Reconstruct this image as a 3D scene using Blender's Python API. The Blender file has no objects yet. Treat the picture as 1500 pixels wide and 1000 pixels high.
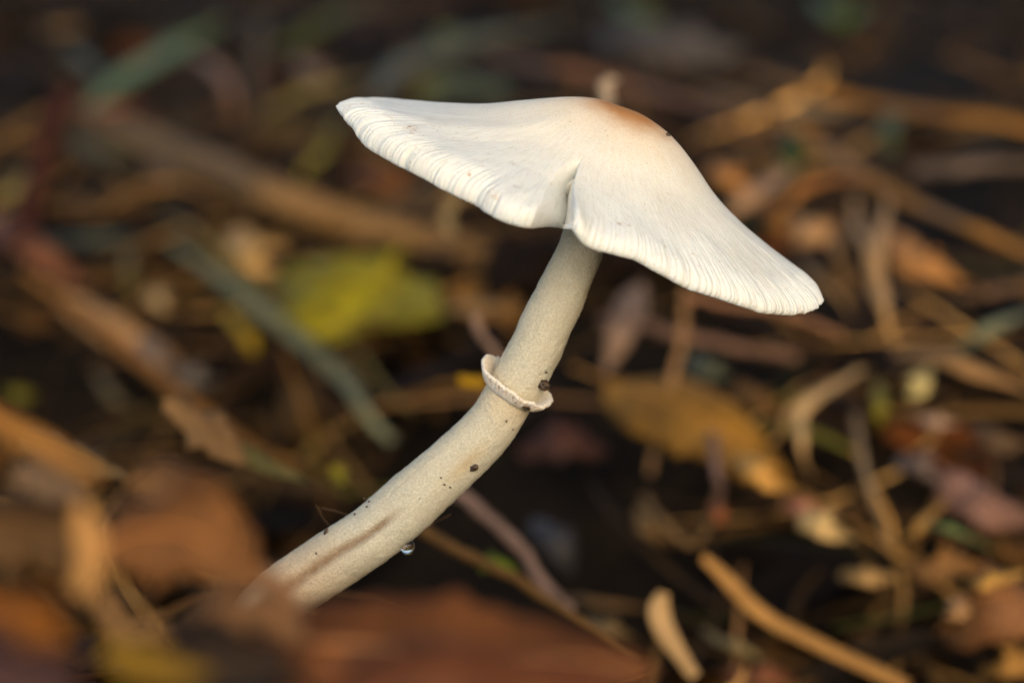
import bpy, math, random
import numpy as np
from mathutils import Vector

# ------------------------------------------------------------------ camera
S = 0.353                       # metres from lens to the mushroom
PITCH = math.radians(9)
CAMZ = 0.085
FPX = 36.0 / 1500 / 100         # metres per photo pixel at 1 m
PX = S * FPX                    # one photo pixel at the mushroom, metres
scene = bpy.context.scene
COL = scene.collection
cam_d = bpy.data.cameras.new('camera')
cam_d.lens = 100; cam_d.sensor_width = 36; cam_d.sensor_fit = 'HORIZONTAL'
cam_d.clip_start = 0.01; cam_d.clip_end = 100
cam_d.dof.use_dof = True
cam_d.dof.focus_distance = S - 0.009
cam_d.dof.aperture_fstop = 13
cam = bpy.data.objects.new('camera', cam_d); COL.objects.link(cam)
cam.location = (0, 0, CAMZ); cam.rotation_euler = (math.pi/2 - PITCH, 0, 0)
scene.camera = cam
CAM = np.array([0, 0, CAMZ])
RT = np.array([1.0, 0, 0]); FW = np.array([0, math.cos(PITCH), -math.sin(PITCH)])
UP = np.array([0, math.sin(PITCH), math.cos(PITCH)])

# ------------------------------------------------------------------ sky, sun, exposure
SUN_EL, SUN_AZ = 21, -20        # degrees; azimuth measured from behind the camera, negative to the left
w = bpy.data.worlds.new('World'); scene.world = w; w.use_nodes = True
nt = w.node_tree
sky = nt.nodes.new('ShaderNodeTexSky'); sky.sky_type = 'NISHITA'; sky.sun_disc = False
sky.sun_elevation = math.radians(SUN_EL)
sky.sun_rotation = math.radians(180 + SUN_AZ)
sky.air_density = 1.0; sky.dust_density = 3.0; sky.ozone_density = 0.0
bg = nt.nodes['Background']; bg.inputs['Strength'].default_value = 0.13
nt.links.new(sky.outputs[0], bg.inputs[0])
sun_d = bpy.data.lights.new('sun', 'SUN'); sun_d.energy = 0.95; sun_d.angle = math.radians(40)
sun_d.color = (1.0, 0.985, 0.95)
sun = bpy.data.objects.new('sun', sun_d); COL.objects.link(sun)
az = math.radians(SUN_AZ); el = math.radians(SUN_EL)
to_sun = Vector((math.sin(az)*math.cos(el), -math.cos(az)*math.cos(el), math.sin(el)))
sun.rotation_euler = to_sun.to_track_quat('Z', 'Y').to_euler()
scene.view_settings.view_transform = 'Standard'; scene.view_settings.look = 'None'
scene.view_settings.gamma = 1; scene.view_settings.exposure = 0.22
scene.view_settings.use_curve_mapping = False

# ------------------------------------------------------------------ helpers
rng = np.random.default_rng(7)
def pix(u, v, z):
    return CAM + RT*((u-750)*z*FPX) + UP*((500-v)*z*FPX) + FW*z
def mush(x, y, d):
    """photo-plane pixels at the mushroom's distance plus depth in pixels -> world"""
    x = np.asarray(x, float); y = np.asarray(y, float); d = np.asarray(d, float)
    return CAM + FW*S + (x-750)[..., None]*PX*RT + (500-y)[..., None]*PX*UP + d[..., None]*PX*FW
def lin(c):
    return tuple(((v/255+0.055)/1.055)**2.4 if v > 10 else v/255/12.92 for v in c)
_h = np.random.default_rng(3).random((64, 64, 64))
def vnoise(p):
    """value noise, p (...,3) -> -1..1"""
    p = np.asarray(p, float); i = np.floor(p).astype(int); f = p - i; f = f*f*(3-2*f)
    r = 0
    for a in (0, 1):
        for b in (0, 1):
            for c in (0, 1):
                wgt = (f[..., 0] if a else 1-f[..., 0])*(f[..., 1] if b else 1-f[..., 1])*(f[..., 2] if c else 1-f[..., 2])
                r = r + wgt*_h[(i[..., 0]+a) % 64, (i[..., 1]+b) % 64, (i[..., 2]+c) % 64]
    return r*2-1
def smooth(a, b, x):
    t = np.clip((np.asarray(x, float)-a)/(b-a), 0, 1); return t*t*(3-2*t)
def mesh(name, verts, faces, mat=None, uv=None, col=None, shade=True):
    me = bpy.data.meshes.new(name)
    verts = np.asarray(verts, float)
    if isinstance(faces, np.ndarray):
        n, k = faces.shape
        me.vertices.add(len(verts)); me.vertices.foreach_set('co', verts.astype(np.float32).ravel())
        me.loops.add(n*k); me.loops.foreach_set('vertex_index', faces.astype(np.int32).ravel())
        me.polygons.add(n); me.polygons.foreach_set('loop_start', np.arange(0, n*k, k, dtype=np.int32))
        me.polygons.foreach_set('loop_total', np.full(n, k, dtype=np.int32))
        me.update(calc_edges=True); me.validate()
    else:
        me.from_pydata([tuple(v) for v in verts], [], faces)
    if shade:
        me.polygons.foreach_set('use_smooth', np.ones(len(me.polygons), dtype=bool))
    if uv is not None:
        l = me.uv_layers.new(name='UVMap'); idx = np.empty(len(me.loops), dtype=np.int32)
        me.loops.foreach_get('vertex_index', idx)
        l.data.foreach_set('uv', np.asarray(uv, np.float32)[idx].ravel())
    if col is not None:
        a = me.color_attributes.new('Col', 'FLOAT_COLOR', 'POINT')
        c = np.ones((len(verts), 4), np.float32); c[:, :3] = col; a.data.foreach_set('color', c.ravel())
    if mat: me.materials.append(mat)
    me.update()
    return me
def obj(name, verts, faces, mat=None, parent=None, origin=None, uv=None, col=None, shade=True):
    """verts in world metres; the object's origin is its parent's base, or `origin`"""
    verts = np.asarray(verts, float)
    if parent is not None: org = np.array(parent.get('_o'))
    else: org = np.asarray(verts[0] if origin is None else origin, float)
    o = bpy.data.objects.new(name, mesh(name, verts-org, faces, mat, uv, col, shade))
    COL.objects.link(o); o['_o'] = [float(v) for v in org]
    if parent is not None: o.parent = parent
    else: o.location = org
    return o
def empty(name, org):
    o = bpy.data.objects.new(name, None); COL.objects.link(o); o.location = org
    o.empty_display_size = 0.01; o['_o'] = [float(v) for v in org]
    return o
def tag(o, label, cat, group=None, kind=None):
    if label: o['label'] = label
    if cat: o['category'] = cat
    if group: o['group'] = group
    if kind: o['kind'] = kind
    return o
def grid_faces(n, m, close=False, off=0):
    """n rings of m points"""
    i = np.arange(n-1)[:, None]; j = np.arange(m if close else m-1)[None, :]
    j2 = (j+1) % m
    return (np.stack([i*m+j+0*j2, i*m+j2, (i+1)*m+j2, (i+1)*m+j+0*j2], -1).reshape(-1, 4) + off)
def catmull(P, n):
    P = np.asarray(P, float)
    if len(P) == 2: return P[0] + (P[1]-P[0])*np.linspace(0, 1, n)[:, None]
    Q = np.vstack([2*P[0]-P[1], P, 2*P[-1]-P[-2]])
    t = np.linspace(0, len(P)-1-1e-9, n); i = t.astype(int); f = (t-i)[:, None]
    a, b, c, d = Q[i], Q[i+1], Q[i+2], Q[i+3]
    return 0.5*(2*b + (c-a)*f + (2*a-5*b+4*c-d)*f*f + (3*b-a-3*c+d)*f**3)
def norm(a):
    return a/np.maximum(np.linalg.norm(a, axis=-1, keepdims=True), 1e-12)

# ------------------------------------------------------------------ materials
class NT:
    def __init__(s, name):
        s.m = bpy.data.materials.new(name); s.m.use_nodes = True; s.t = s.m.node_tree
        s.b = s.t.nodes['Principled BSDF']
    def n(s, typ, **k):
        x = s.t.nodes.new(typ)
        for a, v in k.items(): setattr(x, a, v)
        return x
    def l(s, a, b): s.t.links.new(a, b)
    def val(s, sock, v):
        if hasattr(v, 'links'): s.l(v, sock)
        else: sock.default_value = v
    def math(s, op, a, b=0.0, c=None, clamp=False):
        x = s.n('ShaderNodeMath', operation=op, use_clamp=clamp)
        s.val(x.inputs[0], a); s.val(x.inputs[1], b)
        if c is not None: s.val(x.inputs[2], c)
        return x.outputs[0]
    def mix(s, f, a, b, mode='MIX'):
        x = s.n('ShaderNodeMix', data_type='RGBA', blend_type=mode)
        s.val(x.inputs[0], f)
        s.val(x.inputs[6], (*a, 1) if isinstance(a, tuple) else a); s.val(x.inputs[7], (*b, 1) if isinstance(b, tuple) else b)
        return x.outputs[2]
    def noise(s, vec, scale, detail=3, rough=0.6):
        x = s.n('ShaderNodeTexNoise'); s.l(vec, x.inputs['Vector']); x.inputs['Scale'].default_value = scale
        x.inputs['Detail'].default_value = detail; x.inputs['Roughness'].default_value = rough
        return x.outputs[0]
    def ramp(s, f, a, b, lo=0.0, hi=1.0):
        x = s.n('ShaderNodeMapRange', interpolation_type='SMOOTHSTEP'); s.val(x.inputs[0], f)
        x.inputs[1].default_value = a; x.inputs[2].default_value = b; x.inputs[3].default_value = lo; x.inputs[4].default_value = hi
        return x.outputs[0]
    def bump(s, h, strength, dist, prev=None):
        x = s.n('ShaderNodeBump'); x.inputs['Strength'].default_value = strength; x.inputs['Distance'].default_value = dist
        s.l(h, x.inputs['Height'])
        if prev is not None: s.l(prev, x.inputs['Normal'])
        return x.outputs[0]
    def mapping(s, vec, scale):
        x = s.n('ShaderNodeMapping'); s.l(vec, x.inputs[0]); x.inputs['Scale'].default_value = scale
        return x.outputs[0]
def flesh(k, weight, scale):
    b = k.b; b.inputs['Subsurface Weight'].default_value = weight
    b.inputs['Subsurface Radius'].default_value = (1.0, 0.75, 0.5); b.inputs['Subsurface Scale'].default_value = scale
    b.inputs['Specular IOR Level'].default_value = 0.25

def mat_cap():
    k = NT('cap_skin'); tc = k.n('ShaderNodeTexCoord'); ob = tc.outputs['Object']; uv = tc.outputs['UV']
    sp = k.n('ShaderNodeSeparateXYZ'); k.l(uv, sp.inputs[0]); r = sp.outputs[1]
    big = k.noise(ob, 120, 3); fine = k.noise(ob, 3400, 3); mid = k.noise(ob, 700, 4)
    fib = k.noise(k.mapping(uv, (170, 7, 1)), 1.0, 5, 0.7)
    fib2 = k.noise(k.mapping(uv, (420, 16, 1)), 1.0, 3, 0.7)
    # pale cream skin, whiter towards the rim
    c = k.mix(k.ramp(r, 0.25, 0.85), (0.78, 0.745, 0.64), (0.795, 0.82, 0.79))
    c = k.mix(k.ramp(fib, 0.45, 0.75, 0, 0.55), c, (0.86, 0.87, 0.83))
    c = k.mix(k.ramp(fib, 0.46, 0.28, 0, 0.5), c, (0.66, 0.64, 0.55))
    damp = k.noise(ob, 60, 3)
    c = k.mix(k.math('MULTIPLY', k.ramp(damp, 0.48, 0.66), k.ramp(fib2, 0.65, 0.4, 0.25, 0.6)), c, (0.64, 0.63, 0.56))
    c = k.mix(k.math('MULTIPLY', k.ramp(fib2, 0.47, 0.30), k.ramp(r, 0.2, 0.7, 0.15, 0.55)), c, (0.62, 0.60, 0.52))
    c = k.mix(k.ramp(k.noise(ob, 1900, 1), 0.735, 0.775, 0, 0.6), c, (0.45, 0.30, 0.17))
    # tan freckling on the upper part
    fre = k.math('MULTIPLY', k.ramp(fine, 0.48, 0.68), k.ramp(r, 0.75, 0.12, 0.0, 0.36))
    c = k.mix(fre, c, (0.60, 0.42, 0.25))
    # tan disc at the umbo
    off = k.math('MULTIPLY', k.math('COSINE', k.math('MULTIPLY', k.math('SUBTRACT', sp.outputs[0], 0.80), 6.2832)), k.ramp(r, 0.0, 0.15, 0, -0.05))
    rr = k.math('ADD', k.math('ADD', r, off), k.math('MULTIPLY', k.math('SUBTRACT', big, 0.5), 0.12))
    c = k.mix(k.ramp(rr, 0.42, 0.05, 0, 0.6), c, (0.72, 0.49, 0.26))
    c = k.mix(k.ramp(k.math('ADD', rr, k.math('MULTIPLY', k.math('SUBTRACT', mid, 0.5), 0.06)), 0.25, 0.07, 0, 0.95), c, (0.42, 0.17, 0.035))
    # a few brown bruises near the rim
    br = k.noise(ob, 260, 4, 0.55); br2 = k.noise(ob, 1300, 2)
    bm = k.math('MULTIPLY', k.math('MULTIPLY', k.ramp(br, 0.60, 0.72), k.ramp(br2, 0.45, 0.62)), k.ramp(r, 0.5, 0.9, 0, 0.75))
    c = k.mix(bm, c, (0.42, 0.24, 0.12))
    k.l(c, k.b.inputs['Base Color']); k.b.inputs['Roughness'].default_value = 0.62
    n1 = k.bump(mid, 0.35, 0.00025)
    n2 = k.bump(fine, 0.5, 0.00012, n1)
    n3 = k.bump(k.math('MULTIPLY', fib2, k.ramp(r, 0.2, 0.8)), 0.5, 0.0003, n2)
    k.l(n3, k.b.inputs['Normal']); flesh(k, 0.35, 0.0012)
    return k.m
def mat_stem():
    k = NT('stem_flesh'); tc = k.n('ShaderNodeTexCoord'); ob = tc.outputs['Object']; uv = tc.outputs['UV']
    at = k.n('ShaderNodeAttribute', attribute_name='Col')
    g = k.noise(ob, 4200, 2, 0.6); big = k.noise(ob, 160, 3); mid = k.noise(ob, 900, 3)
    c = k.mix(k.ramp(g, 0.40, 0.62), (0.53, 0.505, 0.40), (0.65, 0.625, 0.51))
    c = k.mix(k.ramp(big, 0.4, 0.7, 0, 0.4), c, (0.55, 0.49, 0.37))
    fb = k.noise(k.mapping(uv, (60, 5, 1)), 1.0, 5, 0.7)
    c = k.mix(k.ramp(fb, 0.52, 0.72, 0, 0.45), c, (0.42, 0.37, 0.25))
    c = k.mix(1.0, c, at.outputs['Color'], 'MULTIPLY')
    sp = k.math('MULTIPLY', k.ramp(k.noise(ob, 1500, 1), 0.74, 0.80), k.ramp(k.noise(ob, 200, 2), 0.5, 0.65))
    c = k.mix(sp, c, (0.2, 0.12, 0.06))
    k.l(c, k.b.inputs['Base Color']); k.b.inputs['Roughness'].default_value = 0.6
    n1 = k.bump(mid, 0.3, 0.0003); n2 = k.bump(g, 0.8, 0.00022, n1)
    k.l(n2, k.b.inputs['Normal']); flesh(k, 0.3, 0.001)
    return k.m
def mat_ring():
    k = NT('ring_felt'); tc = k.n('ShaderNodeTexCoord'); ob = tc.outputs['Object']; uv = tc.outputs['UV']
    g = k.noise(ob, 3500, 2); big = k.noise(ob, 500, 4)
    sp = k.n('ShaderNodeSeparateXYZ'); k.l(uv, sp.inputs[0])
    c = k.mix(k.ramp(g, 0.35, 0.65), (0.80, 0.71, 0.60), (0.90, 0.85, 0.77))
    dirt = k.math('MULTIPLY', k.ramp(k.noise(ob, 1500, 3), 0.56, 0.68), sp.outputs[1])
    c = k.mix(dirt, c, (0.22, 0.10, 0.045))
    k.l(c, k.b.inputs['Base Color']); k.b.inputs['Roughness'].default_value = 0.75
    k.l(k.bump(g, 0.8, 0.0002), k.b.inputs['Normal']); flesh(k, 0.3, 0.001)
    return k.m
def mat_gill():
    k = NT('gill_flesh'); tc = k.n('ShaderNodeTexCoord')
    c = k.mix(k.noise(tc.outputs['Object'], 500, 3), (0.74, 0.71, 0.62), (0.84, 0.82, 0.75))
    k.l(c, k.b.inputs['Base Color']); k.b.inputs['Roughness'].default_value = 0.7; flesh(k, 0.4, 0.001)
    return k.m
def mat_plant(name, rough, vein, gain_lo, gain_hi, scale, trans=0.0, attr=False, spec=0.22):
    """base colour = the object's own colour (or per-piece colour), broken up by blotches and veins"""
    k = NT(name); tc = k.n('ShaderNodeTexCoord'); ob = tc.outputs['Object']; uv = tc.outputs['UV']
    if attr:
        base = k.n('ShaderNodeAttribute', attribute_name='Col').outputs['Color']
    else:
        base = k.n('ShaderNodeObjectInfo').outputs['Color']
    n = k.noise(ob, scale, 5, 0.65); n2 = k.noise(ob, scale*6, 3)
    f = k.ramp(n, 0.3, 0.7, gain_lo, gain_hi)
    hsv = k.n('ShaderNodeHueSaturation'); k.l(base, hsv.inputs['Color']); k.l(f, hsv.inputs['Value'])
    c = hsv.outputs[0]
    c = k.mix(k.ramp(n2, 0.58, 0.75, 0, 0.5), c, (0.03, 0.018, 0.009))
    if vein:
        wv = k.n('ShaderNodeTexWave', wave_type='BANDS', bands_direction='X'); k.l(k.mapping(uv, (1, 1, 1)), wv.inputs['Vector'])
        wv.inputs['Scale'].default_value = vein; wv.inputs['Distortion'].default_value = 1.5
        h = wv.outputs[1]
    else:
        h = k.noise(k.mapping(uv, (3, 60, 1)), 1.0, 3)
    k.l(c, k.b.inputs['Base Color'])
    k.b.inputs['Roughness'].default_value = rough; k.b.inputs['Specular IOR Level'].default_value = spec
    k.l(k.bump(h, 0.35, 0.0004, k.bump(n2, 0.4, 0.0006)), k.b.inputs['Normal'])
    return k.m
M_CAP, M_STEM, M_RING, M_GILL = mat_cap(), mat_stem(), mat_ring(), mat_gill()
M_LEAF = mat_plant('dead_leaf_tissue', 0.55, 14, 0.5, 1.4, 90)
M_BLADE = mat_plant('grass_blade_tissue', 0.5, 0, 0.8, 1.15, 90)
M_WOOD = mat_plant('twig_bark', 0.7, 0, 0.65, 1.25, 220)
M_LITTER = mat_plant('litter_fragments', 0.6, 0, 0.6, 1.3, 150, attr=True, spec=0.15)
def mat_soil():
    k = NT('forest_soil'); ob = k.n('ShaderNodeTexCoord').outputs['Object']
    n = k.noise(ob, 60, 6, 0.7); n2 = k.noise(ob, 300, 4)
    c = k.mix(k.ramp(n, 0.35, 0.7), (0.006, 0.0045, 0.003), (0.018, 0.011, 0.006))
    c = k.mix(k.ramp(n2, 0.6, 0.75), c, (0.04, 0.022, 0.009))
    k.l(c, k.b.inputs['Base Color']); k.b.inputs['Roughness'].default_value = 0.9; k.b.inputs['Specular IOR Level'].default_value = 0.1
    k.l(k.bump(n, 0.8, 0.006, k.bump(n2, 0.6, 0.002)), k.b.inputs['Normal'])
    return k.m
def mat_crumb():
    k = NT('soil_crumb'); ob = k.n('ShaderNodeTexCoord').outputs['Object']
    c = k.mix(k.ramp(k.noise(ob, 3000, 3), 0.4, 0.65), (0.012, 0.008, 0.005), (0.10, 0.055, 0.025))
    k.l(c, k.b.inputs['Base Color']); k.b.inputs['Roughness'].default_value = 0.5
    return k.m
def mat_water():
    k = NT('water'); k.b.inputs['Base Color'].default_value = (1, 1, 1, 1); k.b.inputs['Roughness'].default_value = 0.0
    k.b.inputs['IOR'].default_value = 1.333; k.b.inputs['Transmission Weight'].default_value = 1.0
    return k.m
M_SOIL, M_CRUMB, M_WATER = mat_soil(), mat_crumb(), mat_water()

# ------------------------------------------------------------------ ground: a bank behind, a hollow, a mound under the mushroom
_gy = np.array([-30, -3, -0.5, 0.0, 0.20, 0.42, 0.504, 0.559, 0.633, 0.797, 1.409, 3.0, 8.0, 30.0])
_gz = np.array([-0.3, -0.1, -0.08, -0.07, -0.064, -0.070, -0.060, -0.033, -0.010, 0.006, 0.030, 0.10, 0.5, 2.5])
_my = np.array([0.05, 0.12, 0.20, 0.25, 0.285, 0.33, 0.36, 0.42, 0.47]); _mz = np.array([-0.03, 0.008, 0.014, 0.008, -0.004, -0.010, -0.016, -0.05, -0.08])
def ground(x, y):
    x = np.asarray(x, float); y = np.asarray(y, float)
    b = np.interp(y - .13*smooth(.01, -.08, x)*smooth(.40, .55, y), _gy, _gz)
    m = np.interp(y, _my, _mz, left=-0.07, right=-0.08)
    wgt = smooth(0.055, 0.0, x) * smooth(-0.30, -0.16, x)
    r = b + np.maximum(m-b, 0)*wgt
    p = np.stack([x*14, y*14, 0*x], -1)
    k = 1-0.7*np.exp(-((x+.03)/.06)**2-((y-.33)/.06)**2)
    return r + k*(0.006*vnoise(p+5) + 0.003*vnoise(p*3+9))
def build_ground():
    xs = np.concatenate([-np.geomspace(30, 0.62, 26), np.linspace(-0.6, 0.6, 161), np.geomspace(0.62, 30, 26)])
    ys = np.concatenate([-np.geomspace(30, 0.2, 14), np.linspace(-0.15, 1.5, 180), np.geomspace(1.54, 30, 40)])
    X, Y = np.meshgrid(xs, ys)
    V = np.stack([X, Y, ground(X, Y)], -1).reshape(-1, 3)
    o = obj('ground', V, grid_faces(len(ys), len(xs)), M_SOIL, origin=(0, 0, 0))
    tag(o, 'dark damp forest soil under the leaf litter', 'ground', kind='structure')
build_ground()
_zs = np.geomspace(0.16, 6, 1400)
def ground_depth(u, v, start=0.16):
    P = CAM + RT*((u-750)*FPX) + UP*((500-v)*FPX) + FW
    d = P-CAM; Q = CAM + d*_zs[:, None]
    hit = (Q[:, 2] <= ground(Q[:, 0], Q[:, 1])) & (_zs >= start)
    i = np.argmax(hit) if hit.any() else -1
    return float(_zs[i])

# ------------------------------------------------------------------ the mushroom
EL = math.radians(12.4); R1, R2 = 383.0, 270.0
CX, CY = 852.0, 291.0
TA = math.radians(22.0); CT, ST = math.cos(TA), math.sin(TA)
def cap_pt(a, b, h):
    """a along the chord, b towards the camera, h along the cap's axis; pixels"""
    x = CX + a*CT - b*ST*math.sin(EL) + h*ST*math.cos(EL)
    y = CY + a*ST + b*CT*math.sin(EL) - h*CT*math.cos(EL)
    return x, y, -b*math.cos(EL) - h*math.sin(EL)
prof_top = np.array([[0, 146], [.06, 145], [.12, 141], [.22, 126], [.36, 98], [.48, 73], [.63, 50], [.78, 31], [.90, 17], [.965, 7], [.99, 0]])
prof_lip = np.array([[.99, 0], [1.0, -6], [1.0, -11], [.992, -15], [.975, -16], [.95, -11]])
prof_under = np.array([[.95, -11], [.85, 4], [.7, 20], [.45, 46], [.2, 70], [.08, 78]])
def resample(P, n):
    d = np.concatenate([[0], np.cumsum(np.hypot(np.diff(P[:, 0])*380, np.diff(P[:, 1])))]); t = np.linspace(0, d[-1], n)
    Q = catmull(P, 400); dq = np.concatenate([[0], np.cumsum(np.hypot(np.diff(Q[:, 0])*380, np.diff(Q[:, 1])))])
    t = np.linspace(0, dq[-1], n)
    return np.stack([np.interp(t, dq, Q[:, 0]), np.interp(t, dq, Q[:, 1])], -1)
MS = 2200
s_ = np.linspace(0, 2*math.pi, MS)            # offset from the crease: 0 = raised lobe's edge, 2pi = drooping lobe's edge
def cap_surface(prof, top):
    r = prof[:, 0][:, None]*np.ones(MS); h0 = prof[:, 1][:, None]*np.ones(MS)
    sw = np.where(s_ > math.pi, s_-2*math.pi, s_)[None, :]
    rc = np.clip(r, 0, 1)
    dth = math.radians(6.3)*np.clip((1-rc)/.52, 0, 1.2)*np.exp(-(sw/.6)**2)
    th = s_[None, :] + math.pi/2 + math.radians(0.4) + dth
    ct, st = np.cos(th), np.sin(th)
    q3 = np.stack([ct*2.2+7, st*2.2+3, 0*ct+2], -1)
    rimw = smooth(.45, 1.0, r)
    edge = 1 + rimw*(0.012*vnoise(q3*1.3) + 0.006*vnoise(q3*5) + 0.005*vnoise(q3*22) + 0.003*vnoise(q3*60))
    ng = np.random.default_rng(21)
    for _ in range(46):
        edge = edge - ng.uniform(.004, .02)*np.exp(-((s_-ng.uniform(0, 6.283))/ng.uniform(.003, .012))**2)[None, :]*smooth(.93, 1.0, r)
    a = R1*r*ct*edge; b = R2*r*st*edge
    e1 = R1*ct
    h0 = np.where(h0 < 0, h0*np.interp(e1, [-383, -375, -320, -120, -60, 0, 340, 383], [.35, .6, 1.7, 1.6, 1.4, 1.1, 1, .5])*np.ones_like(h0), h0)
    # droop of the margin along the near side, measured along the chord
    front = smooth(-0.1, 0.35, st)
    ex = np.interp(e1, [-383, -345, -282, -190, -118, -60, 0, 47, 97, 187, 291, 358, 383],
                       [0, -8, -4, -2, -5, -6, -6, -3, -9, 5, 11, 8, 0])
    lob = np.where(sw >= 0, -6*np.exp(-(sw/.06)**2), -14*np.exp(-(sw/.05)**2))
    h = h0 - (ex+lob)*front*smooth(.55, 1.0, r)
    # gentle lumps, pleats at the rim
    h = h + 3.0*vnoise(q3*1.6+r[..., None]*2.0)*smooth(.15, .5, r) + 1.0*vnoise(q3*6+r[..., None]*7)*smooth(.3, .8, r)
    h = h + 10*np.exp(-((r-.27)/.17)**2)*np.clip(ct, 0, 1)
    ph = 262*th + 5.0*vnoise(q3*9) + 1.6*vnoise(q3*31)
    amp = smooth(.84, .97, r)*(0.65+0.45*vnoise(q3*14+4))
    curl = np.exp(-((sw-.20)/.11)**2)
    amp = amp*(1-0.96*smooth(-.02, .02, sw)*smooth(.36, .26, sw))*(1-.8*np.exp(-(sw/.03)**2))
    lf = 1+0.7*smooth(-60, -200, e1)
    h = h + 1.25*lf*amp*np.sin(ph)*np.where(h0 < 0, .35, 1)
    rad = 0.9*amp*np.sin(ph)
    a = a + rad*ct; b = b + rad*st
    # in-rolled bulge of the raised lobe beside the crease
    bul = 14*curl*smooth(.62, .9, r) + 12*smooth(-.5, .6, 1-((sw-.205)/.125)**2-((r-.90)/.17)**2)
    b = b + bul; h = h - 0.15*bul
    # crease: the raised lobe's edge turns inwards, the drooping lobe's edge stays proud
    g = smooth(.45, .88, r)
    ws = .012 + .115*np.sqrt(np.clip(1-((r-.84)/.42)**2, 0, 1)) + .012*vnoise(np.stack([r*7, r*0, r*0], -1))
    q = np.where(sw >= 0, np.clip(1-sw/ws, 0, 1)**1.35, 0)
    b = b - 120*q*g; h = h - 20*q*g
    q2 = np.where((sw < 0) & (sw > -.05), 1-np.sqrt(np.clip(1-(1+sw/.05)**2, 0, 1)), 0)
    b = b - 10*q2*g + np.where(sw < 0, 22*np.exp(-(sw/.12)**2), 0)*g
    # the near lobes droop apart a little
    a = a + np.where(sw >= 0, -6.0, 3.0)*g*np.exp(-(sw/.12)**2)*smooth(.6, 1.0, r)
    P = mush(*cap_pt(a, b, h))
    U = np.stack([np.broadcast_to(s_[None, :]/(2*math.pi), r.shape), r], -1)
    return P, U
STEM_C = np.array([[884, 235], [866, 310], [850, 366], [824, 424], [797, 483], [768, 543], [741, 587], [712, 630], [672, 671], [610, 726], [548, 781], [462, 838], [408, 876], [376, 915], [360, 975]], float)
STEM_D = np.array([-20, -14, -10, -6, -2, 0, 2, 4, 6, 8, 10, 14, 18, 22, 26], float)
STEM_R = np.array([36, 34, 33.5, 36.5, 39, 39, 37, 38, 40.5, 43, 44.5, 45, 45, 45, 44], float)
NS, NM = 620, 200
stem_line = catmull(np.column_stack([STEM_C, STEM_D, STEM_R]), NS)
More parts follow.
